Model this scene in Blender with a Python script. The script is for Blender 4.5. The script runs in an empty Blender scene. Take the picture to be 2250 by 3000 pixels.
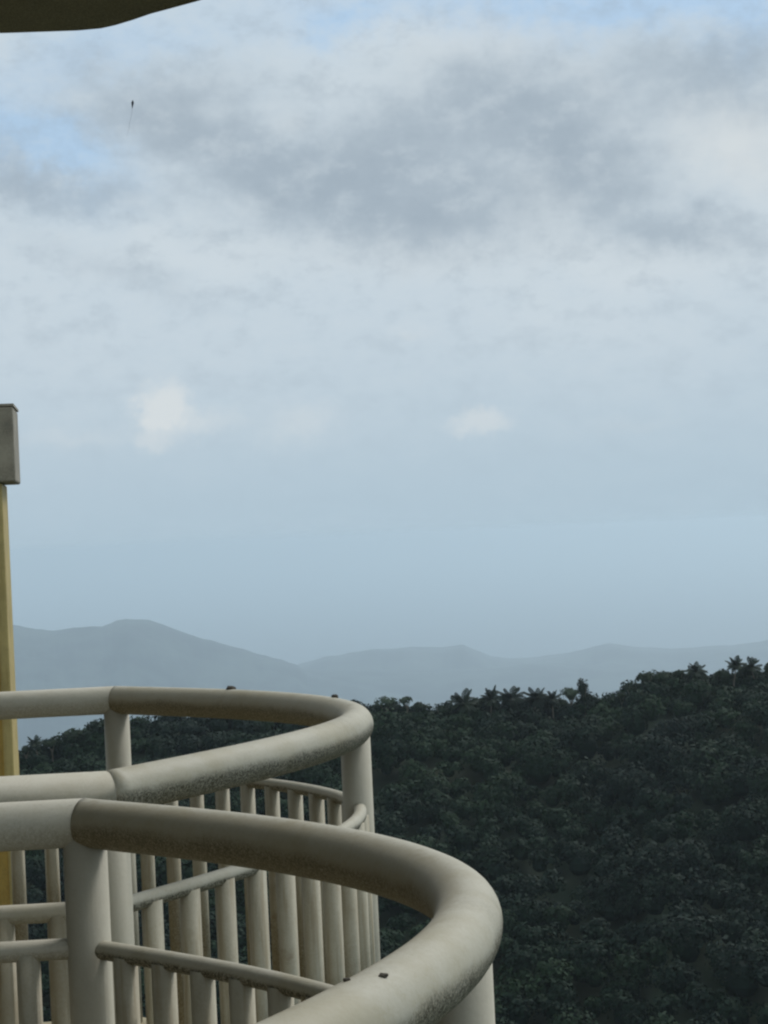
import bpy, bmesh, math, random
import numpy as np
from mathutils import Vector, Matrix
random.seed(7); rng = np.random.default_rng(11)
S = bpy.context.scene
COL = S.collection
U = 0.10                      # handrail diameter in metres
RZ = 1.15                     # height of the handrail centre above the balcony floor
SEA_Z = -1000.0

# ------------------------------------------------------------------ camera
RIGHT = Vector((0.9879671765, -0.1474882422, -0.0465626087))
UPV = Vector((0.0440187478, -0.0204669528, 0.9988210319))
FWD = Vector((0.1482673530, 0.9888520224, 0.0137284298))
CAM = Vector((1.17503*U, -15.58883*U, 5.61251*U + RZ))
cd = bpy.data.cameras.new('camera'); cam = bpy.data.objects.new('camera', cd); COL.objects.link(cam)
cam.matrix_world = Matrix(((RIGHT.x, UPV.x, -FWD.x, CAM.x), (RIGHT.y, UPV.y, -FWD.y, CAM.y), (RIGHT.z, UPV.z, -FWD.z, CAM.z), (0, 0, 0, 1)))
cd.sensor_fit = 'VERTICAL'; cd.sensor_height = 24; cd.lens = 40
cd.clip_start = 0.05; cd.clip_end = 200000
S.camera = cam

F5 = 5000.0
def azel(x, y):                                           # a place in the photo as compass bearing and elevation, degrees
    d = FWD + RIGHT*((x-1125)/F5) - UPV*((y-1500)/F5); d.normalize()
    return math.degrees(math.atan2(d.x, d.y)), math.degrees(math.asin(d.z))

# ------------------------------------------------------------------ colour management, sampling
S.view_settings.view_transform = 'Standard'; S.view_settings.look = 'None'
S.view_settings.gamma = 1; S.view_settings.exposure = 0.0; S.view_settings.use_curve_mapping = False
S.render.engine = 'CYCLES'
cy = S.cycles
cy.max_bounces = 8; cy.diffuse_bounces = 4; cy.glossy_bounces = 2; cy.volume_bounces = 6
cy.transparent_max_bounces = 8
try: cy.use_denoising = True
except Exception: pass
cy.filter_width = 2.3
SUN_EL, SUN_AZ = math.radians(48), math.radians(50)     # azimuth from +Y towards +X

# ------------------------------------------------------------------ sky
W = bpy.data.worlds.new('World'); S.world = W; W.use_nodes = True
nt = W.node_tree; N = nt.nodes; LK = nt.links; N.clear()
def nd(tp, **k):
    n = N.new(tp)
    for a, b in k.items(): setattr(n, a, b)
    return n
def put(sock, v):
    if isinstance(v, (int, float)): sock.default_value = v
    elif isinstance(v, (tuple, list)): sock.default_value = v
    else: LK.new(v, sock)
def mth(op, a, b=None, c=None, clamp=False):
    n = nd('ShaderNodeMath', operation=op, use_clamp=clamp); put(n.inputs[0], a)
    if b is not None: put(n.inputs[1], b)
    if c is not None: put(n.inputs[2], c)
    return n.outputs[0]
def mixc(f, a, b):
    n = nd('ShaderNodeMix', data_type='RGBA'); n.clamp_factor = True
    put(n.inputs[0], f); put(n.inputs[6], a); put(n.inputs[7], b); return n.outputs[2]
def srgb(r, g, b, k=1.0):
    f = lambda c: (c/12.92 if c <= .04045 else ((c+.055)/1.055)**2.4)
    return (f(r/255)*k, f(g/255)*k, f(b/255)*k, 1)
tc = nd('ShaderNodeTexCoord'); sp = nd('ShaderNodeSeparateXYZ'); LK.new(tc.outputs['Generated'], sp.inputs[0])
AZ = mth('MULTIPLY', mth('ARCTAN2', sp.outputs[0], sp.outputs[1]), 57.29578)
EL = mth('MULTIPLY', mth('ARCSINE', sp.outputs[2]), 57.29578)
def noise(scale, detail=6, rough=.55, sx=1, sy=1, off=0.0, dist=0.0):
    cb = nd('ShaderNodeCombineXYZ'); put(cb.inputs[0], mth('MULTIPLY', AZ, sx)); put(cb.inputs[1], mth('MULTIPLY', EL, sy)); put(cb.inputs[2], off)
    n = nd('ShaderNodeTexNoise'); LK.new(cb.outputs[0], n.inputs['Vector'])
    n.inputs['Scale'].default_value = scale; n.inputs['Detail'].default_value = detail; n.inputs['Roughness'].default_value = rough
    n.inputs['Distortion'].default_value = dist
    return n.outputs[0]
WX = mth('MULTIPLY', mth('SUBTRACT', noise(.22, 5, .6, off=3.1), .5), 3.0)
WY = mth('MULTIPLY', mth('SUBTRACT', noise(.22, 5, .6, off=9.7), .5), 2.4)
WX2 = mth('MULTIPLY', mth('SUBTRACT', noise(.9, 8, .68, off=5.1), .5), 2.1)
WY2 = mth('MULTIPLY', mth('SUBTRACT', noise(.9, 8, .68, off=8.7), .5), 1.6)
WX3 = mth('MULTIPLY', mth('SUBTRACT', noise(.7, 8, .62, off=15.1), .5), 2.5)
WY3 = mth('MULTIPLY', mth('SUBTRACT', noise(.7, 8, .62, off=18.7), .5), 1.9)
AZW = mth('ADD', mth('ADD', AZ, WX), WX3); ELW = mth('ADD', mth('ADD', EL, WY), WY3)
AZS = mth('ADD', AZ, WX2); ELS = mth('ADD', EL, WY2)
def blob(az, el, ra, re, tilt=0.0, small=False, hard=1.0):
    X, Y = (AZS, ELS) if small else (AZW, ELW)
    c, s = math.cos(math.radians(tilt)), math.sin(math.radians(tilt))
    dx = mth('SUBTRACT', X, az); dy = mth('SUBTRACT', Y, el)
    u = mth('ADD', mth('MULTIPLY', dx, c/ra), mth('MULTIPLY', dy, s/ra))
    v = mth('ADD', mth('MULTIPLY', dx, -s/re), mth('MULTIPLY', dy, c/re))
    d = mth('ADD', mth('MULTIPLY', u, u), mth('MULTIPLY', v, v))
    return mth('EXPONENT', mth('MULTIPLY', mth('POWER', d, hard), -1.0))
def at_px(x, y, w, h, tilt=0.0, small=False, hard=1.0):
    a, e = azel(x, y); return blob(a, e, w/87.0, h/87.0, tilt, small, hard)
def acc(lst):
    o = None
    for b, w in lst:
        t = mth('MULTIPLY', b, w); o = t if o is None else mth('ADD', o, t)
    return o
sky = nd('ShaderNodeTexSky', sky_type='NISHITA'); sky.sun_disc = False
sky.sun_elevation = SUN_EL; sky.sun_rotation = SUN_AZ
try: sky.altitude = 700; sky.dust_density = 2.5
except Exception: pass
K = 10.0                                                   # world strength is 0.1
light = srgb(206, 217, 224, K); grey = srgb(158, 173, 186, K); warm = srgb(214, 221, 224, K); hazecol = srgb(175, 196, 210, K)
base = srgb(197, 211, 221, K); bluec = srgb(180, 209, 235, K)
# low sky gradient: pale blue-grey towards the horizon
grad = nd('ShaderNodeMapRange', interpolation_type='SMOOTHSTEP'); put(grad.inputs['Value'], EL); grad.inputs['From Min'].default_value = -.8; grad.inputs['From Max'].default_value = 8.5
col = mixc(grad.outputs[0], hazecol, base)
# light billows everywhere above about four degrees
n1 = noise(.16, 7, .58, sx=.8, sy=1.5, off=1.3, dist=.4)
m1 = nd('ShaderNodeMapRange', interpolation_type='SMOOTHSTEP'); put(m1.inputs['Value'], n1); m1.inputs['From Min'].default_value = .40; m1.inputs['From Max'].default_value = .66
up = nd('ShaderNodeMapRange', interpolation_type='SMOOTHSTEP'); put(up.inputs['Value'], EL); up.inputs['From Min'].default_value = 1.5; up.inputs['From Max'].default_value = 10
lightm = mth('ADD', mth('MULTIPLY', m1.outputs[0], .35), acc([(at_px(1250, 70, 330, 170), .9), (at_px(1750, 230, 130, 45, -40), .7), (at_px(1590, 560, 120, 120, -30), .85), (at_px(1760, 720, 330, 90, -22), .7),
    (at_px(1150, 745, 600, 75, -2), .6), (at_px(520, 740, 420, 90), .5), (at_px(560, 330, 260, 60), .3), (at_px(825, 362, 60, 38, 0, True), .7), (at_px(1500, 860, 350, 90, -25), .45), (at_px(2150, 760, 260, 90), .5)]), clamp=True)
col = mixc(mth('MULTIPLY', lightm, up.outputs[0]), col, light)
# open blue
bl = acc([(at_px(190, 440, 170, 110, -25), 1.0), (at_px(60, 360, 150, 80, -30), .6), (at_px(300, 150, 380, 65, 8), .55), (at_px(1010, 70, 130, 60), .8), (at_px(1780, 10, 340, 75), 1.1), (at_px(2200, 60, 140, 120), .9), (at_px(1700, -60, 900, 70), .8)])
gapn = nd('ShaderNodeMapRange', interpolation_type='SMOOTHSTEP'); put(gapn.inputs['Value'], noise(.05, 5, .6, sx=.7, sy=1.2, off=20)); gapn.inputs['From Min'].default_value = .56; gapn.inputs['From Max'].default_value = .7
high = nd('ShaderNodeMapRange', interpolation_type='SMOOTHSTEP'); put(high.inputs['Value'], EL); high.inputs['From Min'].default_value = 16; high.inputs['From Max'].default_value = 24
blm = mth('ADD', bl, mth('MULTIPLY', gapn.outputs[0], high.outputs[0]), clamp=True)
skyc = mixc(.85, sky.outputs[0], bluec)
col = mixc(blm, col, skyc)
# grey cloud bellies
g = acc([(at_px(700, 440, 360, 105, -18), .75), (at_px(1000, 580, 330, 120, -12), .7), (at_px(1330, 620, 260, 100, 0), .65), (at_px(1330, 380, 360, 140, 8), .7), (at_px(1640, 350, 260, 140, -35), .6), (at_px(1760, 520, 240, 100, -28), .6),
    (at_px(2080, 300, 250, 120, -25), .5), (at_px(2150, 170, 200, 80), .5), (at_px(140, 560, 260, 50, -8), .6), (at_px(2010, 680, 200, 55, -12), .6), (at_px(450, 370, 240, 85, -20), .5), (at_px(560, 270, 220, 70), .35), (at_px(60, 470, 90, 60, -50), .4), (at_px(380, 800, 250, 40, -20), .2), (at_px(1150, 470, 260, 110), .35)])
gn = nd('ShaderNodeMapRange', interpolation_type='SMOOTHSTEP'); put(gn.inputs['Value'], noise(.07, 7, .6, sx=.7, sy=1.3, off=33)); gn.inputs['From Min'].default_value = .47; gn.inputs['From Max'].default_value = .68
gm = mth('ADD', mth('MULTIPLY', g, mth('ADD', .62, mth('MULTIPLY', noise(.9, 7, .65, off=40), .8))), mth('MULTIPLY', mth('MULTIPLY', gn.outputs[0], high.outputs[0]), .9))
gm = mth('SUBTRACT', 1.0, mth('EXPONENT', mth('MULTIPLY', gm, -1.35)))
brk = mth('ADD', .72, mth('MULTIPLY', noise(.45, 8, .62, sx=.8, sy=1.2, off=61), .62))
col = mixc(mth('MULTIPLY', gm, brk), col, grey)
# faint fine mottling inside the cloud layer
fm = mth('MULTIPLY', mth('MULTIPLY', mth('SUBTRACT', noise(.8, 7, .65, sx=.8, sy=1.3, off=50), .5), 1.9), mth('ADD', .16, mth('MULTIPLY', up.outputs[0], .84)))
col = mixc(mth('MAXIMUM', fm, 0.0), col, light)
col = mixc(mth('MAXIMUM', mth('MULTIPLY', fm, -1.0), 0.0), col, grey)
# warm lit puffs
wp = acc([(at_px(2150, 440, 190, 120, -15), .85), (at_px(1480, 90, 200, 60), .3), (at_px(478, 1185, 78, 62, 25, True, 2.0), .95), (at_px(560, 1235, 120, 38, 0, True, 1.3), .5), (at_px(450, 1290, 62, 32, 0, True, 1.5), .5),
    (at_px(880, 1240, 100, 50, 8, True), .38), (at_px(1400, 1242, 90, 34, 3, True, 1.6), .6), (at_px(1200, 975, 50, 22, 0, True), .3), (at_px(200, 1280, 160, 30, 0, True), .25), (at_px(1850, 1250, 120, 25, 0, True), .12)])
col = mixc(mth('MINIMUM', wp, .95), col, warm)
bg = nd('ShaderNodeBackground'); LK.new(col, bg.inputs[0]); bg.inputs[1].default_value = 0.1
wo = nd('ShaderNodeOutputWorld'); LK.new(bg.outputs[0], wo.inputs[0])

# ------------------------------------------------------------------ sun (soft, behind cloud)
sl = bpy.data.lights.new('sun', 'SUN'); sl.energy = 2.0; sl.angle = math.radians(20); sl.color = (1, .985, .965)
so = bpy.data.objects.new('sun', sl); COL.objects.link(so)
sd = Vector((math.sin(SUN_AZ)*math.cos(SUN_EL), math.cos(SUN_AZ)*math.cos(SUN_EL), math.sin(SUN_EL)))
so.rotation_euler = sd.to_track_quat('Z', 'Y').to_euler()

# ------------------------------------------------------------------ material helpers
def newmat(name):
    m = bpy.data.materials.new(name); m.use_nodes = True; t = m.node_tree
    return m, t, t.nodes['Principled BSDF']
def mnode(t, tp, **k):
    n = t.nodes.new(tp)
    for a, b in k.items(): setattr(n, a, b)
    return n
def mnoise(t, scale, detail=5, rough=.6, vec=None, off=0):
    n = mnode(t, 'ShaderNodeTexNoise'); n.inputs['Scale'].default_value = scale; n.inputs['Detail'].default_value = detail; n.inputs['Roughness'].default_value = rough
    if vec is not None: t.links.new(vec, n.inputs['Vector'])
    return n.outputs[0]
def mrange(t, v, a, b, c=0.0, d=1.0):
    n = mnode(t, 'ShaderNodeMapRange', interpolation_type='SMOOTHSTEP'); t.links.new(v, n.inputs['Value'])
    for k, x in (('From Min', a), ('From Max', b), ('To Min', c), ('To Max', d)): n.inputs[k].default_value = x
    return n.outputs[0]
def mmix(t, f, a, b):
    n = mnode(t, 'ShaderNodeMix', data_type='RGBA')
    for i, v in ((0, f), (6, a), (7, b)):
        if isinstance(v, (int, float, tuple)): n.inputs[i].default_value = v
        else: t.links.new(v, n.inputs[i])
    return n.outputs[2]
def mmul(t, a, b, op='MULTIPLY'):
    n = mnode(t, 'ShaderNodeMath', operation=op, use_clamp=(op == 'ADD'))
    for i, v in ((0, a), (1, b)):
        if isinstance(v, (int, float)): n.inputs[i].default_value = v
        else: t.links.new(v, n.inputs[i])
    return n.outputs[0]
def paint(name, base, stain, mould_shade, mould_shade_amt, rust=0.0, streak=False, inner_shade_grime=False):
    m, t, b = newmat(name)
    geo = mnode(t, 'ShaderNodeNewGeometry'); tcx = mnode(t, 'ShaderNodeTexCoord')
    P = geo.outputs['Position']
    st = mmul(t, mrange(t, mnoise(t, 5.5, 6, .62, P), .45, .72), .5)
    c = mmix(t, st, base, stain)
    if streak:                                            # rain streaks running down the rods
        mp = mnode(t, 'ShaderNodeMapping'); t.links.new(P, mp.inputs[0]); mp.inputs['Scale'].default_value = (60, 60, 3.5)
        c = mmix(t, mmul(t, mrange(t, mnoise(t, 1.0, 5, .6, mp.outputs[0]), .50, .68), .8), c, stain)
    # mildew speckle in patches, thickened on downward faces to paint in their shade
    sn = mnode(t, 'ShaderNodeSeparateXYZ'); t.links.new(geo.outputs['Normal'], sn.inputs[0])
    underside_shade = mrange(t, mmul(t, mmul(t, sn.outputs[2], -1.0), mmul(t, mnoise(t, 7, 5, .6, P), .9), 'ADD'), .12, .66)
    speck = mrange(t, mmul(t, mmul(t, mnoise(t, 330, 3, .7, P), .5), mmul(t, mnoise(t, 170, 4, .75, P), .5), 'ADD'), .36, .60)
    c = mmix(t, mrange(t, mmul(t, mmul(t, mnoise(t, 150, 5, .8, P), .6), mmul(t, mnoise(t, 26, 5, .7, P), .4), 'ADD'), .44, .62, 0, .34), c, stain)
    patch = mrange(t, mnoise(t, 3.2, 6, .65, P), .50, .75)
    amt = mmul(t, mmul(t, mmul(t, underside_shade, mmul(t, speck, 1.0)), mould_shade_amt*1.1), mmul(t, mmul(t, patch, speck), mould_shade_amt*.35), 'ADD')
    c = mmix(t, amt, c, mould_shade)
    if inner_shade_grime:                                             # shade of the inward side painted in brown, grime mottling its edge
        at = mnode(t, 'ShaderNodeAttribute'); at.attribute_name = 'inner_shade_grime'
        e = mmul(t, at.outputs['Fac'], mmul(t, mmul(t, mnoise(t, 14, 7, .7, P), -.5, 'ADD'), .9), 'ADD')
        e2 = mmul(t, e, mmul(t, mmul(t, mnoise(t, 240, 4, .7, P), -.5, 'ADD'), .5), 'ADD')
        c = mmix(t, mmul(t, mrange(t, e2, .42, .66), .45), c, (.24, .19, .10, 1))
    if rust:
        c = mmix(t, mmul(t, mrange(t, mnoise(t, 9, 6, .7, P), .60, .72), rust), c, (.16, .085, .035, 1))
    t.links.new(c, b.inputs['Base Color'])
    b.inputs['Roughness'].default_value = .62; b.inputs['Specular IOR Level'].default_value = .3
    bm_ = mnode(t, 'ShaderNodeBump'); bm_.inputs['Strength'].default_value = .25; bm_.inputs['Distance'].default_value = .003
    t.links.new(mnoise(t, 60, 6, .6, P), bm_.inputs['Height']); t.links.new(bm_.outputs[0], b.inputs['Normal'])
    return m
M = {}
M['rail'] = paint('cream_rail_paint', (.47, .44, .35, 1), (.34, .295, .185, 1), (.07, .06, .035, 1), 1.0, inner_shade_grime=True)
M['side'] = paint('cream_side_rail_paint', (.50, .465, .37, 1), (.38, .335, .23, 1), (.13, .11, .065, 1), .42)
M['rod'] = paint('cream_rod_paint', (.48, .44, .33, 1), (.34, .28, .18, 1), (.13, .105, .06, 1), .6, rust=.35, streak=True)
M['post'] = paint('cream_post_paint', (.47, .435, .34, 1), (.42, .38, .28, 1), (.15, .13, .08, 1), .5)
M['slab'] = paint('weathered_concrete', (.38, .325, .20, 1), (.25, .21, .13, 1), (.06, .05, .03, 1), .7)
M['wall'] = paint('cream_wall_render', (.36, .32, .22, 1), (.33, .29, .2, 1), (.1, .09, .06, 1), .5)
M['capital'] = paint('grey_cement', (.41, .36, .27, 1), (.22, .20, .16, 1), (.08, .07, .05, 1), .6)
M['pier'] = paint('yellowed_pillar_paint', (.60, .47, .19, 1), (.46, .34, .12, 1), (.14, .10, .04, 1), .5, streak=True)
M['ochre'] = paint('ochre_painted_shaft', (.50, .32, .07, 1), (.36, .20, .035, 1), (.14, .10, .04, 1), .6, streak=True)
m, t, b = newmat('room_interior'); b.inputs['Base Color'].default_value = (.22, .19, .14, 1); b.inputs['Roughness'].default_value = .9; M['interior'] = m
m, t, b = newmat('unseen_door_glass'); b.inputs['Base Color'].default_value = (.03, .035, .035, 1); b.inputs['Roughness'].default_value = .08; M['glass'] = m
m, t, b = newmat('dark_debris'); b.inputs['Base Color'].default_value = (.06, .05, .035, 1); b.inputs['Roughness'].default_value = .9; M['debris'] = m
m, t, b = newmat('kite_paper'); b.inputs['Base Color'].default_value = (.05, .05, .06, 1); b.inputs['Roughness'].default_value = .7; M['kite'] = m
def leafmat(name, c0, c1, c2):
    m, t, b = newmat(name)
    at = mnode(t, 'ShaderNodeAttribute'); at.attribute_name = 'tint'
    geo = mnode(t, 'ShaderNodeNewGeometry')
    c = mmix(t, at.outputs['Fac'], c0, c1)
    c = mmix(t, mmul(t, mrange(t, mnoise(t, .035, 4, .6, geo.outputs['Position']), .45, .65), .7), c, c2)
    t.links.new(c, b.inputs['Base Color']); b.inputs['Roughness'].default_value = .75
    b.inputs['Specular IOR Level'].default_value = .15
    return m
M['forest'] = leafmat('forest_leaves', (.005, .017, .009, 1), (.019, .040, .016, 1), (.008, .016, .013, 1))
M['leaf'] = leafmat('ridge_leaves', (.012, .024, .013, 1), (.032, .050, .020, 1), (.018, .026, .022, 1))
M['paleleaf'] = leafmat('pale_ridge_leaves', (.045, .07, .045, 1), (.08, .11, .06, 1), (.05, .07, .05, 1))
M['palm'] = leafmat('palm_leaves', (.012, .022, .014, 1), (.026, .040, .020, 1), (.018, .026, .020, 1))
m, t, b = newmat('tree_bark'); b.inputs['Roughness'].default_value = .9
t.links.new(mmix(t, mnoise(t, 3), (.05, .045, .035, 1), (.22, .19, .14, 1)), b.inputs['Base Color']); M['bark'] = m
m, t, b = newmat('hill_ground'); b.inputs['Roughness'].default_value = .95
geo = mnode(t, 'ShaderNodeNewGeometry')
t.links.new(mmix(t, mrange(t, mnoise(t, .05, 7, .6, geo.outputs['Position']), .4, .65), (.022, .038, .02, 1), (.05, .062, .032, 1)), b.inputs['Base Color']); M['ground'] = m
m, t, b = newmat('mountain_forest'); b.inputs['Roughness'].default_value = .95
geo = mnode(t, 'ShaderNodeNewGeometry')
t.links.new(mmix(t, mrange(t, mnoise(t, .004, 8, .65, geo.outputs['Position']), .4, .62), (.006, .018, .026, 1), (.045, .068, .065, 1)), b.inputs['Base Color']); M['mount'] = m
m, t, b = newmat('lake_water'); b.inputs['Base Color'].default_value = (.03, .055, .075, 1); b.inputs['Roughness'].default_value = .35
bp = mnode(t, 'ShaderNodeBump'); bp.inputs['Strength'].default_value = .3; bp.inputs['Distance'].default_value = .3
geo = mnode(t, 'ShaderNodeNewGeometry'); t.links.new(mnoise(t, .08, 6, .6, geo.outputs['Position']), bp.inputs['Height']); t.links.new(bp.outputs[0], b.inputs['Normal']); M['water'] = m

# ------------------------------------------------------------------ object helpers
def meshobj(name, V, F, mat, parent=None, smooth=False, tint=None):
    me = bpy.data.meshes.new(name); me.from_pydata([tuple(v) for v in V], [], [tuple(f) for f in F]); me.materials.append(M[mat]); me.update()
    if smooth: me.polygons.foreach_set('use_smooth', [True]*len(me.polygons))
    o = bpy.data.objects.new(name, me); COL.objects.link(o)
    if parent: o.parent = parent
    return o
def quads(name, V, mat, parent=None, tint=None):          # V: (n,4,3) array of loose quads, fast path
    n = len(V); me = bpy.data.meshes.new(name)
    me.vertices.add(n*4); me.vertices.foreach_set('co', np.ascontiguousarray(V, dtype=np.float32).ravel())
    me.loops.add(n*4); me.loops.foreach_set('vertex_index', np.arange(n*4, dtype=np.int32))
    me.polygons.add(n); me.polygons.foreach_set('loop_start', np.arange(0, n*4, 4, dtype=np.int32)); me.polygons.foreach_set('loop_total', np.full(n, 4, dtype=np.int32))
    me.materials.append(M[mat])
    if tint is not None:
        a = me.attributes.new('tint', 'FLOAT', 'POINT'); a.data.foreach_set('value', np.repeat(np.clip(tint, 0, 1), 4).astype(np.float32))
    me.update(calc_edges=True); me.validate()
    o = bpy.data.objects.new(name, me); COL.objects.link(o)
    if parent: o.parent = parent
    return o
def thing(name, label, cat, loc=(0, 0, 0), group=None):
    o = bpy.data.objects.new(name, None); COL.objects.link(o); o.location = loc; o.empty_display_size = .2
    o['label'] = label; o['category'] = cat
    if group: o['group'] = group
    return o
def tube(path, r, seg=24, cap=True, closed_ends=True, t0=None, t1=None):
    """swept round tube with domed ends; r may be a number or one radius per point"""
    P = [Vector(p) for p in path]; n = len(P)
    R = [r]*n if isinstance(r, (int, float)) else list(r)
    T = [(P[min(i+1, n-1)] - P[max(i-1, 0)]).normalized() for i in range(n)]
    rings = []
    up = Vector((0, 0, 1)) if abs(T[0].z) < .9 else Vector((0, 1, 0))
    if closed_ends:
        r0, r1 = R[0], R[-1]; pre = []; post = []
        for k in (0, 1, 2):
            a = math.pi/2*(1 - k/3)
            pre.append((P[0] - T[0]*r0*.35*math.sin(a), r0*max(math.cos(a), .02), T[0]))
            post.append((P[-1] + T[-1]*r1*.35*math.sin(math.pi/2*(k+1)/3), r1*max(math.cos(math.pi/2*(k+1)/3), .02), T[-1]))
        rings = pre + [(P[i], R[i], T[i]) for i in range(n)] + post
    else: rings = [(P[i], R[i], T[i]) for i in range(n)]
    mit = {0: t0, len(rings)-1: t1}
    V = []; F = []
    for ri, (p, rr, tt) in enumerate(rings):
        s = tt.cross(up).normalized(); w = s.cross(tt).normalized(); m_n = mit.get(ri)
        for k in range(seg):
            a = 2*math.pi*k/seg; v = (s*math.cos(a) + w*math.sin(a))*rr
            if m_n is not None: v = v - tt*(v.dot(m_n)/tt.dot(m_n))     # slide onto the mitre plane
            V.append(p + v)
    m_ = len(rings)
    for i in range(m_-1):
        for k in range(seg):
            k2 = (k+1) % seg; F.append((i*seg+k, i*seg+k2, (i+1)*seg+k2, (i+1)*seg+k))
    if cap: F.append(tuple(range(seg-1, -1, -1))); F.append(tuple((m_-1)*seg+k for k in range(seg)))
    return V, F
def box(x0, x1, y0, y1, z0, z1, bev=0.0):
    bm = bmesh.new(); bmesh.ops.create_cube(bm, size=1)
    for v in bm.verts: v.co = Vector(((x0+x1)/2 + v.co.x*(x1-x0), (y0+y1)/2 + v.co.y*(y1-y0), (z0+z1)/2 + v.co.z*(z1-z0)))
    if bev: bmesh.ops.bevel(bm, geom=bm.edges[:], offset=bev, segments=2, affect='EDGES', profile=.5)
    V = [v.co.copy() for v in bm.verts]; bm.verts.index_update(); F = [[v.index for v in f.verts] for f in bm.faces]; bm.free(); return V, F
def prism(poly, z0, z1):
    n = len(poly); V = [(x, y, z0) for x, y in poly] + [(x, y, z1) for x, y in poly]
    F = [tuple(range(n-1, -1, -1)), tuple(range(n, 2*n))] + [(i, (i+1) % n, n+(i+1) % n, n+i) for i in range(n)]
    return V, F

# ------------------------------------------------------------------ haze
HTOP = CAM.z + 24
HV, HF = box(-66000, 66000, -66000, 66000, SEA_Z-1.5, HTOP)
haze = meshobj('haze', HV, HF, 'rail'); haze['kind'] = 'stuff'
hm_ = bpy.data.materials.new('air_haze'); hm_.use_nodes = True; ht = hm_.node_tree; ht.nodes.clear()
pv = ht.nodes.new('ShaderNodeVolumePrincipled'); pv.inputs['Color'].default_value = (.80, .925, 1, 1); pv.inputs['Density'].default_value = 1.05e-4
pv.inputs['Anisotropy'].default_value = .42
ho = ht.nodes.new('ShaderNodeOutputMaterial'); ht.links.new(pv.outputs[0], ho.inputs['Volume'])
haze.data.materials.clear(); haze.data.materials.append(hm_)

# ------------------------------------------------------------------ water and terrain
n = 96; R_ = 62000
meshobj('lake_water', [(0, 0, SEA_Z)] + [(R_*math.cos(2*math.pi*k/n), 8000*0 + R_*math.sin(2*math.pi*k/n), SEA_Z) for k in range(n)] , [(0, 1+k, 1+(k+1) % n) for k in range(n)], 'water')['kind'] = 'structure'
def curve(pts):
    q = sorted(azel(*p) for p in pts); return np.array([a for a, e in q]), np.array([e for a, e in q])
def vnoise(x, y, seed=0):                                  # smooth value noise on numpy arrays
    xi = np.floor(x).astype(np.int64); yi = np.floor(y).astype(np.int64); xf = x-xi; yf = y-yi
    h = lambda a, b: (np.sin(a*127.1+b*311.7+seed*74.7)*43758.5453) % 1.0
    u = xf*xf*(3-2*xf); v = yf*yf*(3-2*yf)
    return (h(xi, yi)*(1-u)+h(xi+1, yi)*u)*(1-v)+(h(xi, yi+1)*(1-u)+h(xi+1, yi+1)*u)*v
def fbm(x, y, o=5, seed=0):
    s = 0; a = .5
    for k in range(o): s = s+a*(vnoise(x*2**k, y*2**k, seed+k)-.5); a *= .5
    return s
TREE_H = 3.0
# top of the canopy against the sky, from left to right
CANOPY = [(-900, 2270), (-300, 2230), (60, 2190), (100, 2178), (150, 2168), (185, 2150), (235, 2136), (290, 2110), (400, 2090), (700, 2070), (1100, 2058), (1300, 2060), (1500, 2056),
          (1620, 2052), (1690, 2056), (1740, 2052), (1790, 2048), (1830, 2030), (1865, 1994), (1900, 1980), (1960, 1979), (2050, 1975), (2100, 1980), (2160, 1966), (2250, 1958), (2700, 1920), (3400, 1940), (4600, 1980)]
ca, ce = curve(CANOPY)
RIDGE = 300.0
def terrain(az, r):
    e = np.radians(np.interp(az, ca, ce)); zr = CAM.z + RIDGE*np.tan(e) - TREE_H
    front = zr - (RIDGE-r)*.36 - 4*np.sin(np.pi*np.clip((r-155)/(RIDGE-155), 0, 1))
    zv = zr - 56.0                                        # valley floor
    near = np.where(r < 14, -14.0, -14.0 - (r-14)*.62)
    z = np.maximum(np.maximum(np.minimum(front, zr), zv), near)
    z = np.where(r > RIDGE, zr - (r-RIDGE)*.30 - ((r-RIDGE)/60)**1.1*2, z)
    side = np.clip((np.abs(az-8)-50)/40, 0, 1)            # beyond the view the ridge the building stands on takes over
    z = z*(1-side) + (np.where(r < 14, -14.0, -14 - (r-14)*.12))*side
    z = np.maximum(z, SEA_Z-35.0)
    x = r*np.sin(np.radians(az)); y = r*np.cos(np.radians(az))
    bump = (6*fbm(x/38, y/38, 4, 2) + 12*fbm(x/75+.3*y/75, y/100, 2, 8))*np.clip((RIDGE+15-r)/90, 0.06, 1)*np.clip((r-60)/90, 0, 1)
    return z + bump
azs = np.concatenate([np.linspace(-180, -30, 40, endpoint=False), np.linspace(-30, 50, 161, endpoint=False), np.linspace(50, 180, 40)])
rs = np.concatenate([[3, 8, 14, 20, 30, 45, 60, 90, 120, 160], np.linspace(140, 330, 66), [350, 390, 450, 520, 600, 700, 900, 1200, 1600, 2200, 3000, 3600, 4600]])
A_, Rr = np.meshgrid(azs, rs, indexing='ij'); Z_ = terrain(A_, Rr)
X_ = CAM.x + Rr*np.sin(np.radians(A_)); Y_ = CAM.y + Rr*np.cos(np.radians(A_))
na, nr = A_.shape
V = np.stack([X_, Y_, Z_], -1).reshape(-1, 3); F = [(i*nr+j, i*nr+j+1, (i+1)*nr+j+1, (i+1)*nr+j) for i in range(na-1) for j in range(nr-1)]
g_ = meshobj('ground', V, F, 'ground', smooth=True); g_['kind'] = 'structure'
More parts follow.
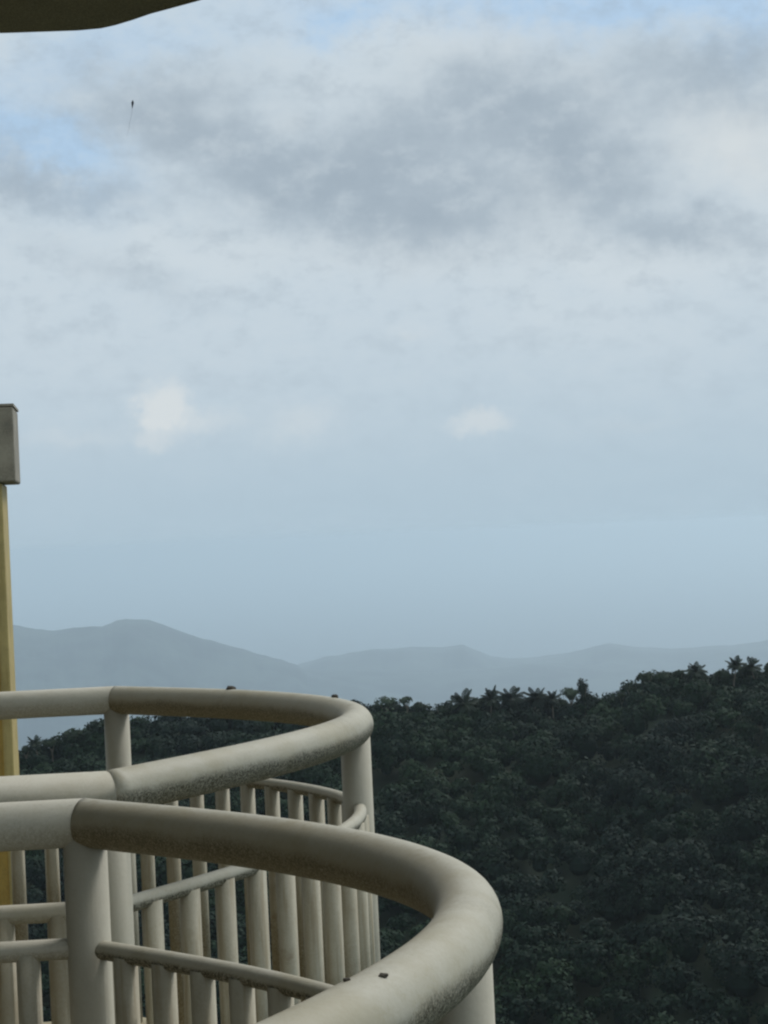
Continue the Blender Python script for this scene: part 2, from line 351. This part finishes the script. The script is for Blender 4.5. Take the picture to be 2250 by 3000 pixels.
# distant ranges rising from the lake
def ridge(name, pts, dist, depth, seed, rough=14.0, base=None):
    a, e = curve(pts); az = np.linspace(a[0]-6, a[-1]+6, 420); el = np.interp(az, a, e)
    el = el + .07*fbm(az*2.2, az*0+seed, 5, seed)*np.clip((el+7)/3, 0, 1); zt = CAM.z + dist*np.tan(np.radians(el)); fade = np.clip((az-(a[0]-6))/6, 0, 1)*np.clip(((a[-1]+6)-az)/6, 0, 1)
    t_ = np.linspace(-1, 1, 41); V = []; 
    for i in range(len(az)):
        for t in t_:
            r = dist + t*depth; prof = (1-abs(t)**1.25) if t < 0 else (1-t*t)
            x = r*math.sin(math.radians(az[i])); y = r*math.cos(math.radians(az[i]))
            V.append((x, y, prof))
    V = np.array(V); pr = V[:, 2].copy(); h = np.repeat((zt-SEA_Z)*(fade**.8), len(t_))
    ns = fbm(V[:, 0]/420, V[:, 1]/420, 6, seed)*2
    V[:, 2] = SEA_Z - 12 + h*pr*(1 + .5*ns*(1-pr**2)) + rough*ns*pr*.35 + 12*pr
    m_ = len(t_); F = [(i*m_+j, i*m_+j+1, (i+1)*m_+j+1, (i+1)*m_+j) for i in range(len(az)-1) for j in range(m_-1)]
    o = meshobj(name, V, F, 'mount', smooth=True); o['kind'] = 'structure'; return o
ridge('mountain', [(-900, 1870), (-300, 1850), (40, 1834), (100, 1843), (160, 1850), (215, 1839), (300, 1836), (340, 1820), (370, 1815), (440, 1819), (520, 1850), (600, 1876), (700, 1904), (780, 1928), (830, 1944), (870, 1962), (900, 1985)], 9300, 1900, 4)
ridge('foothill', [(-400, 2040), (300, 2010), (840, 1985), (900, 1968), (1000, 1966), (1200, 1975), (1400, 1972), (1560, 1958), (1700, 1962), (2000, 1968), (2250, 1960), (2900, 1950)], 9900, 1700, 9)
ridge('far_hill', [(800, 1990), (870, 1966), (950, 1936), (1030, 1917), (1100, 1909), (1200, 1907), (1310, 1908), (1355, 1900), (1400, 1922), (1440, 1942), (1520, 1950), (1580, 1946), (1650, 1934), (1720, 1914), (1780, 1899), (1850, 1911), (1950, 1921), (2050, 1912), (2150, 1903), (2250, 1889), (2600, 1870)], 11300, 1900, 14, rough=20)

# ------------------------------------------------------------------ forest on the hillside
def leaf_quads(C, Nn, size):
    """one bent-free leaf spray per centre: quads roughly facing Nn with random spin"""
    n = len(C); q = rng.normal(size=(n, 3))*.28 + Nn; q /= np.linalg.norm(q, axis=1)[:, None]
    a = rng.normal(size=(n, 3)); a -= (a*q).sum(1)[:, None]*q; a /= np.linalg.norm(a, axis=1)[:, None]; b_ = np.cross(q, a)
    s = size*(.6+.8*rng.random(n)); s2 = s*(.45+.4*rng.random(n))
    return np.stack([C-a*s[:, None], C-b_*s2[:, None]+a*(s*.1)[:, None], C+a*s[:, None], C+b_*s2[:, None]], 1)
def crown(cx, cy, cz, rx, rz, nleaf, size, lumps=7):
    """leaves spread over a crown made of several uneven bunches"""
    lc = rng.normal(size=(lumps, 3)); lc /= np.linalg.norm(lc, axis=1)[:, None]; lc[:, 2] = np.abs(lc[:, 2])*.8-.15
    lc *= (.35+.35*rng.random(lumps))[:, None]; lr = .38+.28*rng.random(lumps)
    k = rng.integers(0, lumps, nleaf); d = rng.normal(size=(nleaf, 3)); d /= np.linalg.norm(d, axis=1)[:, None]; d[:, 2] = np.where(d[:, 2] < -.35, -d[:, 2], d[:, 2])
    p = lc[k] + d*(lr[k]*(.72+.33*rng.random(nleaf)))[:, None]
    C = np.stack([cx+p[:, 0]*rx, cy+p[:, 1]*rx, cz+p[:, 2]*rz], 1)
    return leaf_quads(C, d, size), k
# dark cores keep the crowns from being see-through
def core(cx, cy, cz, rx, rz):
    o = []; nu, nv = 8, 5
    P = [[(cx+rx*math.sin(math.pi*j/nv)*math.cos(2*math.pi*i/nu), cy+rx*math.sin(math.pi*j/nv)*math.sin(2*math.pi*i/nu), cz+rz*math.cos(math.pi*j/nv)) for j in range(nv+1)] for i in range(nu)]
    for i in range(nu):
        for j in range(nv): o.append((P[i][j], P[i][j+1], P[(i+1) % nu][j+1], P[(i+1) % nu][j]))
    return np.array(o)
QS = []; TS = []
r = 152.0
while r < RIDGE+5:
    step = 4.0
    a0 = -7.5; 
    while a0 < 25:
        az = a0 + rng.normal()*.25*math.degrees(step/r); rr = r + rng.normal()*1.2
        gz = float(terrain(np.array(az), np.array(rr)))
        ht_ = 1.0 + .35*rng.normal(); ht_ = min(max(ht_, .5), 1.9)
        near_ridge = rr > RIDGE-10
        rx = (2.1 + 2.1*rng.random()**2)*(0.85 if near_ridge else (1+.25*(ht_-1))); rz = rx*(.8+.35*rng.random())
        cz = gz + (1.7 if near_ridge else 1.9+1.7*ht_)
        if near_ridge: rz = min(rz, 2.4)
        cx = CAM.x+rr*math.sin(math.radians(az)); cy_ = CAM.y+rr*math.cos(math.radians(az))
        nl = int(260+30*rx*rx)
        q, k = crown(cx, cy_, cz, rx*1.1, rz*1.1, nl, .30, lumps=8)
        QS.append(q); base_t = rng.random(); TS.append(np.clip(base_t*.88 + .12*rng.random(nl), 0, 1))
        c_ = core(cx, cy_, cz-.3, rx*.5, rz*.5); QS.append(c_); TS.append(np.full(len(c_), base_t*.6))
        a0 += math.degrees(step/r)*(.85+.3*rng.random())
    r += 3.7
# low undergrowth closing the foot of the skyline
for az in np.arange(-8, 26, .42):
    for rr in (RIDGE-5, RIDGE-1, RIDGE+3):
        a = az + rng.normal()*.12; gz = float(terrain(np.array(a), np.array(rr))); rx = 1.5+.7*rng.random()
        cx = CAM.x+rr*math.sin(math.radians(a)); cy_ = CAM.y+rr*math.cos(math.radians(a))
        q, k = crown(cx, cy_, gz+1.2, rx*1.15, 1.5, 170, .26, lumps=5); bt = rng.random()
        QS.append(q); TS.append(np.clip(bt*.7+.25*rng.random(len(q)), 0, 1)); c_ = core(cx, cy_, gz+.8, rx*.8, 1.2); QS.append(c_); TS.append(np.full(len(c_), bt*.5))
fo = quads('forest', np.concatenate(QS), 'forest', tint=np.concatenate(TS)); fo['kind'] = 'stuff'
del QS, TS

# ------------------------------------------------------------------ separate trees along the ridge
def place(x, y, dist):                                    # ground point under a treetop seen at x, y
    az, el = azel(x, y); X = CAM.x+dist*math.sin(math.radians(az)); Y = CAM.y+dist*math.cos(math.radians(az))
    top = CAM.z + dist*math.tan(math.radians(el)); gz = float(terrain(np.array(az), np.array(dist)))
    return X, Y, gz, top
def broad_tree(name, label, x, y, width, dist=298, mat='leaf', hcrown=None, nleaf=420, size=.26, lumps=9, group=None, open_=False):
    X, Y, gz, top = place(x, y, dist); rx = width/F5*dist/2; H = top-gz
    o = thing(name, label, 'tree', (X, Y, gz), group)
    rz = (hcrown/F5*dist/2) if hcrown else max(min(rx*.8, H*.48), 1.0)
    cz = H - rz*.85
    pts = [(0, 0, -.5), (rng.normal()*.12, 0, cz*.5), (rng.normal()*.2, rng.normal()*.2, cz)]
    V, F = tube(pts, [.17, .12, .08], 8); meshobj('trunk', V, F, 'bark', o, True)
    for k in range(4):
        a = k*1.6 + rng.random(); V, F = tube([(0, 0, cz*.62), (math.cos(a)*rx*.35, math.sin(a)*rx*.35, cz*.9), (math.cos(a)*rx*.65, math.sin(a)*rx*.65, cz+rz*.35)], [.09, .06, .03], 6); meshobj('limb', V, F, 'bark', o, True)
    q, k = crown(0, 0, cz, rx, rz, nleaf, size, lumps)
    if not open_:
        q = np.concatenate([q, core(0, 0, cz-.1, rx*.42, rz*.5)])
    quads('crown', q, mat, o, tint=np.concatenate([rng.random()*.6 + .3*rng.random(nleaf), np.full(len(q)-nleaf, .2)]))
    return o
def bush(label, x, y, width, dist=298, mat='leaf'):
    return broad_tree('ridge_shrub', label, x, y, width, dist, mat, nleaf=260, size=.21, lumps=6)
FRONDS = []
def frond_mesh(kind):
    """arching midrib with drooping leaflets on both sides, one metre scale"""
    V = []; n = 9; L_ = 3.0
    pts = [Vector((L_*u*(1-.12*u*kind), 0, .9*math.sin(u*1.5)*(1-.3*kind) - 1.15*kind*u*u*1.3)) for u in np.linspace(0, 1, n)]
    Q = []
    for i in range(n-1):
        a, b_ = pts[i], pts[i+1]; d = (b_-a).normalized()
        for s in (-1, 1):
            for h in (0, .5):
                p = a.lerp(b_, h); p2 = a.lerp(b_, h+.42); u = (i+h)/(n-1); ln = .85*math.sin(math.pi*min(.12+u*.86, 1))+.12
                tip = p + d*(ln*.55) + Vector((0, s*ln*.8, -ln*.45))
                Q.append([tuple(p), tuple(p2), tuple(tip+d*.08), tuple(tip-d*.06)])
        Q.append([tuple(a+Vector((0, .05, 0))), tuple(b_+Vector((0, .03, 0))), tuple(b_+Vector((0, -.03, 0))), tuple(a+Vector((0, -.05, 0)))])
    return np.array(Q)
for kd in (.15, .6, 1.1):
    q = frond_mesh(kd); o = quads('frond', q, 'palm', tint=np.full(len(q), .3+.3*kd)); FRONDS.append(o.data); bpy.data.objects.remove(o)
def palm(label, x, y, width, dist=297):
    X, Y, gz, top = place(x, y, dist); sc = width/F5*dist/(5.2+.8*rng.random()); H = top-gz-1.3*sc
    o = thing('palm_tree', label, 'palm tree', (X, Y, gz), 'coconut palms along the ridge')
    lean = rng.normal()*.5
    V, F = tube([(0, 0, -.5), (lean*.3, 0, H*.5), (lean, 0, H)], [.17, .13, .10], 8); meshobj('trunk', V, F, 'bark', o, True)
    nf = 30
    for k in range(nf):
        m_ = FRONDS[0 if k % 3 == 0 else (1 if k % 3 == 1 else 2)]
        f = bpy.data.objects.new('frond', m_); COL.objects.link(f); f.parent = o; f.location = (lean, 0, H)
        f.rotation_euler = (rng.normal()*.15, (-.7, 0, .5, .25)[k % 4]+rng.normal()*.2, k*2.399+rng.normal()*.1); s = sc*(.85+.25*rng.random()); f.scale = (s, s, s)
    return o
broad_tree('ridge_tree', 'airy pale grey-green tree nearest the bend of the farther handrail', 1128, 2036, 78, mat='paleleaf', open_=True, nleaf=240)
broad_tree('ridge_tree', 'small thin-crowned tree just right of the airy tree beside the handrail bend', 1192, 2040, 44, mat='paleleaf', open_=True, nleaf=130)
bush('low round shrub in the dip between the thin-crowned trees and the palms', 1236, 2060, 52)
bush('twin-topped dark shrub standing directly left of the first ridge palm', 1290, 2062, 62)
palm('wide bushy-headed coconut palm, leftmost of the ridge palms', 1356, 2040, 84)
palm('coconut palm with a ragged head, second of the ridge palms from the handrail', 1434, 2032, 74)
palm('dense dark coconut palm, tallest head in the middle of the ridge row', 1487, 2026, 80)
palm('coconut palm standing apart with open spiky fronds, fourth along the ridge row', 1560, 2028, 72)
palm('low small coconut palm beside the pale round tree, last of the ridge row', 1618, 2034, 56)
broad_tree('ridge_tree', 'pale round-topped tree beside the tall narrow tree on the ridge', 1672, 2014, 66, mat='paleleaf', nleaf=260)
broad_tree('ridge_tree', 'tall narrow dark tree rising alone at the bare dip of the ridge', 1708, 1986, 38, hcrown=104, nleaf=560, size=.2)
bush('small shrub at the foot of the bushy slope right of the bare dip', 1822, 2030, 40)
bush('shrub halfway up the skyline step right of the bare dip', 1848, 2010, 44)
broad_tree('ridge_tree', 'broad dark olive tree forming the step up of the skyline', 1893, 1964, 84)
broad_tree('ridge_tree', 'low rounded tree between the skyline step and the flat-topped tree', 1948, 1966, 74)
bush('small peaked shrub in the middle of the level right-hand skyline', 1990, 1964, 46)
palm('flat-headed dark palm on the level skyline right of the step', 2050, 1952, 66)
palm('tall tufted palm between the two gaps in the right skyline', 2144, 1938, 62)
broad_tree('ridge_tree', 'low leafy tree under the tall tufted palm near the photo edge', 2118, 1962, 72)
palm('palm head close beside the right border of the photo', 2212, 1938, 64)
broad_tree('ridge_tree', 'dark leafy tree cut by the right border of the photo', 2262, 1938, 70)
palm('small palm seen under the farther handrail beside the ochre pillar', 114, 2164, 50)
bush('little shrub directly beside the ochre pillar under the farther handrail', 76, 2186, 34)
bush('small dark shrub between the small palm and the rounded tree under the handrail', 152, 2168, 44)
broad_tree('ridge_tree', 'rounded dark tree framed below the farther side handrail', 208, 2132, 84)
broad_tree('ridge_tree', 'taller dark tree touching the post of the farther railing', 284, 2106, 80)

# ------------------------------------------------------------------ building
bl_ = thing('apartment_building', 'cream apartment block whose curved balcony slabs carry the railings', 'building', (-1.6, 2, 0))
def child(name, VF, mat, par=None, smooth=False):
    V, F = VF; L0 = (par or bl_).location
    V = [Vector(v)-Vector(L0) for v in V]; return meshobj(name, V, F, mat, par or bl_, smooth)
NEXP = 1.08839; MEXP = 1.9
def arc(L, B, y0, x0, z, n=72, grow=0.0):
    out = []
    for i in range(n+1):
        u = i/n*2-1; x = (B)*max(1-abs(u)**MEXP, 0)**NEXP
        out.append(Vector((x0+x, y0+L/2+u*L/2, z)))
    return out
L1, B1, GAP, DX2, L2, B2, DZ2, SA = 20.17513, 5.9146, 2.71952, .45416, 23.46615, 7.07101, .18056, -.10567
HM, RM, RP = 2.5652, .1945, .44944
def slab_poly(L, B, y0, x0, g=1.0):
    pts = arc(L+2*g, B+g, y0-g, x0, 0, 40); return [(-16*U, (y0-g)*U)] + [(p.x*U, p.y*U) for p in pts] + [(-16*U, (y0+L+g)*U)]
for (L, B, y0, x0, dz) in ((L1, B1, 0, 0, 0), (L2, B2, L1+GAP, DX2, DZ2), (L1, B1, -L1-GAP-.5, 0, 0)):
    child('floor_slab', prism(slab_poly(L, B, y0, x0), -.16+dz*U, 0+dz*U), 'slab')
CEIL = CAM.z + 17.2*U
def over(x, y):
    d = FWD + RIGHT*((x-1125)/F5) - UPV*((y-1500)/F5); q = CAM + d*((CEIL-CAM.z)/d.z); return (q.x/U, q.y/U)
edge_pts = [over(900, -175), over(800, -110), over(720, -60), over(640, -22), over(580, 0), over(500, 22), over(440, 38), over(385, 57), over(335, 72), over(295, 81), over(230, 87), over(150, 90), over(0, 95)]
cp = [(-16, -1.2), (0, -1.2)] + [(p.x, p.y) for p in arc(L1+2.4, B1+1.0, -1.2, 0, 0, 40)][4:37] + [(p.x, p.y) for p in arc(L2+2, B2+.6, L1+GAP-1.2, 0, 0, 40) if p.y < edge_pts[0][1]-1.5][3:] + edge_pts + [(-16, edge_pts[-1][1]+1.5)]
child('ceiling_slab', prism([(x*U, y*U) for x, y in cp], CEIL, CEIL+.16), 'slab')
child('halo_rim', tube([Vector((x*U, y*U+.004, CEIL+.010)) for x, y in cp[2:-1]], .011, 10), 'rail', smooth=True)  # thin added tube imitating the bright halo along the slab edge
child('ceiling_slab', prism(slab_poly(L1, B1, -L1-GAP-.5, 0), CEIL, CEIL+.16), 'slab')
XW = -16*U
YE = (L1+GAP+L2)*U
child('wall', box(-4.0, XW-.002, -3.2, YE+.2, -13.9, -.165), 'wall')
child('wall', box(-4.0, XW-.002, -3.2, YE+.2, CEIL+.165, CEIL+3.0), 'wall')
child('wall', box(-4.0, XW-.5, -3.2, YE+.2, -.16, CEIL+.16), 'interior')
for ya, yb in ((-3.2, -2.6), (-.5, .1), (1.7, 2.5), (4.3, YE+.2)):
    child('wall_pier', box(XW-.5+.002, XW-.003, ya, yb, -.16, CEIL+.16), 'wall')
for ya, yb in ((-2.6, -.5), (.1, 1.7), (2.5, 4.3)):  # dark doors out of view, added to darken the rails' inward side
    d = child('unseen_dark_door', box(XW-.32, XW-.28, ya+.003, yb-.003, .0, CEIL-.25), 'glass')
    for yy in (ya+.003, (ya+yb)/2-.03, yb-.063):
        f = child('unseen_door_frame', box(XW-.335, XW-.265, yy, yy+.06, .0, CEIL-.25), 'rail'); f.parent = d

# ------------------------------------------------------------------ railings
def make_railing(label, L, B, y0, x0, dz, side_first, side_step, both=True):
    z0 = RZ + dz*U
    o = thing('balcony_railing', label, 'railing', (0, y0*U, dz*U), 'curved pipe railings of the balconies')
    def add(name, VF, mat, smooth=True): return child(name, VF, mat, o, smooth)
    top = [p*U + Vector((0, 0, z0)) for p in arc(L, B, y0, x0, 0, 110)]
    mid = [p*U + Vector((0, 0, z0-HM*U)) for p in arc(L, B, y0, x0, 0, 90)]
    # the bowed handrail, in two bent lengths butted over the middle post
    sdir = Vector((1, SA, 0)).normalized()                 # direction of the straight ends, outwards
    d0 = (top[1]-top[0]).normalized(); d1 = (top[-1]-top[-2]).normalized()
    m0 = (sdir+d0).normalized(); m1 = (-sdir+d1).normalized()
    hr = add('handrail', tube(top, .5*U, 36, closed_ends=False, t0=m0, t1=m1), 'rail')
    me = hr.data; cen = Vector((x0*U, (y0+L/2)*U)) ; ga = me.attributes.new('inner_shade_grime', 'FLOAT', 'POINT'); vals = []
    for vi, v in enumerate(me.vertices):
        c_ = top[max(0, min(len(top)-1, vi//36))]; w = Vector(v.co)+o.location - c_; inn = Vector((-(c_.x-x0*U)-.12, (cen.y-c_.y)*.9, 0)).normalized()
        vals.append(max(0.0, min(1.0, .5 + .5*(w.dot(inn)/(.5*U)) - .12*w.z/(.5*U))))  # inward-facing mask for the shade and grime put into the paint
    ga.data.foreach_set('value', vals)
    add('mid_rail', tube(mid, RM*U, 16), 'rail')
    zb = dz*U + .03
    cum = [0]
    for a, b_ in zip(mid, mid[1:]): cum.append(cum[-1]+(b_-a).length)
    tot = cum[-1]
    def at(s):
        for i in range(len(mid)-1):
            if cum[i+1] >= s: return mid[i].lerp(mid[i+1], (s-cum[i])/max(cum[i+1]-cum[i], 1e-9))
        return mid[-1]
    rod = None
    def put_rod(x, y):
        nonlocal rod
        if rod is None:
            V, F = tube([(0, 0, zb), (0, 0, z0-HM*U-.05*U)], .245*U, 18, closed_ends=False)
            me = bpy.data.meshes.new('baluster'); me.from_pydata([tuple(v) for v in V], [], F); me.materials.append(M['rod']); me.polygons.foreach_set('use_smooth', [True]*len(F)); me.update(); rod = me
        q = bpy.data.objects.new('baluster', rod); COL.objects.link(q); q.parent = o; q.location = Vector((x, y, 0)) - o.location
        q.rotation_euler.z = random.random()*6
    for half in (0, 1):
        for k in range(1, 11):
            p = at(tot/2*half + tot/2*k/11); put_rod(p.x, p.y)
    for (px, py) in ((x0*U, y0*U), ((x0+B)*U, (y0+L/2)*U), (x0*U, (y0+L)*U)):
        add('post', tube([(px, py, dz*U-.005), (px, py, dz*U+.4), (px, py, z0-.12*U)], RP*U, 28, closed_ends=False), 'post')
    for ye, sg in ((y0, 0), (y0+L, 1)):
        e = Vector(((x0-15.6)*U, (ye-15.6*SA)*U, z0)); s_ = Vector((x0*U, ye*U, z0))
        add('handrail', tube([e, e.lerp(s_, .5), s_], .497*U, 36, closed_ends=False, t1=(m1 if sg else m0)), 'side')
        dv = Vector((0, 0, -HM*U)); dv += Vector((0, 0, -.42*U if (sg and L > 22) else 0)); add('mid_rail', tube([e+dv, s_+dv], RM*U*1.12, 16), 'side')
        k = side_first[sg]
        while k < 15:
            put_rod((x0-k)*U, (ye-k*SA)*U); k += side_step
    return o
make_railing('nearer cream railing bowing out widest, its handrail filling the lower middle', L1, B1, 0, 0, 0, (1.3, 1.25), 1.2)
make_railing('farther cream railing behind the nearer one, bowing out against the dark hillside', L2, B2, L1+GAP, DX2, DZ2, (1.2, 1.3), 1.2)

# ------------------------------------------------------------------ ochre pillar beyond the balconies
D0 = 9.0
def at_dist(x, y, yy):
    d = FWD + RIGHT*((x-1125)/F5) - UPV*((y-1500)/F5); return CAM + d*((yy-CAM.y)/d.y)
PY = 9.0
a_ = at_dist(22, 1700, PY); capt = at_dist(30, 1192, PY).z; capb = at_dist(30, 1413, PY).z
edge = at_dist(18, 1767, PY).x + .005; cedge = at_dist(43, 1300, PY).x
pil = thing('pillar', 'ochre pillar with a grey block on top at the left edge of the view', 'pillar', (edge-.2, PY, capb))
child('shaft', box(edge-.40, edge, PY, PY+.45, -14, capb-.002, .012), 'pier', pil)
child('painted_strip', box(edge-.128, edge-.058, PY-.008, PY+.05, -14, capb-.06), 'ochre', pil)
child('capital', box(edge-.47, cedge, PY-.05, PY+.42, capb, capt, .012), 'capital', pil)
child('capping', box(edge-.475, cedge+.006, PY-.056, PY+.426, capt+.001, capt+.016), 'capital', pil)

# ------------------------------------------------------------------ little things on the rails
def clump(name, label, cat, p, r, seed, mat='debris'):
    random.seed(seed); bm = bmesh.new(); bmesh.ops.create_icosphere(bm, subdivisions=2, radius=r)
    for v in bm.verts: v.co = Vector((v.co.x*1.25, v.co.y, v.co.z*.75))*(1+.5*(random.random()-.5))
    me = bpy.data.meshes.new(name); bm.to_mesh(me); bm.free(); me.materials.append(M[mat]); o = bpy.data.objects.new(name, me); COL.objects.link(o)
    o.location = p; o['label'] = label; o['category'] = cat; return o
def P3(a): return Vector((a[0]*U, a[1]*U, a[2]*U+RZ))
clump('dirt_clump', 'dark dirt clump on the far side of the farther handrail, above its shaded stretch', 'dirt clump', P3((4.33, 42.176, .69)), .013, 1)
clump('dirt_clump', 'dark dirt clump on top of the farther handrail close to its outer bend', 'dirt clump', P3((7.253, 37.02, .70)), .009, 2)
clump('dead_fly', 'small dark speck lying on the bright top of the nearer handrail', 'insect', P3((3.882, 4.237, .475)), .0045, 3)
clump('dirt_clump', 'tiny dark crumb at the inner edge of the nearer handrail, beside the speck', 'dirt clump', P3((3.434, 4.103, .50)), .0035, 4)
clump('dirt_clump', 'dark dirt clump on the straight end of the farther handrail before its joint', 'dirt clump', Vector(at_dist(268, 2268, (L1+GAP+.1)*U)), .009, 5)

# ------------------------------------------------------------------ kite
kp = CAM + (FWD + RIGHT*((389-1125)/F5) - UPV*((292-1500)/F5)).normalized()*80
kt = thing('kite', 'tiny dark kite with a thin trailing tail high in the sky', 'kite', kp)
kt.rotation_euler = (0, math.radians(6), 0); kt.scale = (.8, .8, .8)
V = [(0, 0, 0), (.075, .02, -.16), (0, .05, -.18), (-.075, .02, -.16), (0, 0, -.56), (0, .012, -.0), (.075, .032, -.16), (-.075, .032, -.16), (0, .012, -.56)]
meshobj('sail', V, [(0, 1, 2), (0, 2, 3), (4, 2, 1), (4, 3, 2), (5, 7, 6), (8, 6, 7), (0, 5, 6, 1), (1, 6, 8, 4), (4, 8, 7, 3), (3, 7, 5, 0)], 'kite', kt)
V, F = tube([(0, .02, -.55), (-.03, .02, -.9), (-.09, .02, -1.3), (-.13, .02, -1.7), (-.20, .02, -2.1)], [.006, .004, .004, .003, .002], 6); meshobj('tail', V, F, 'kite', kt, True)
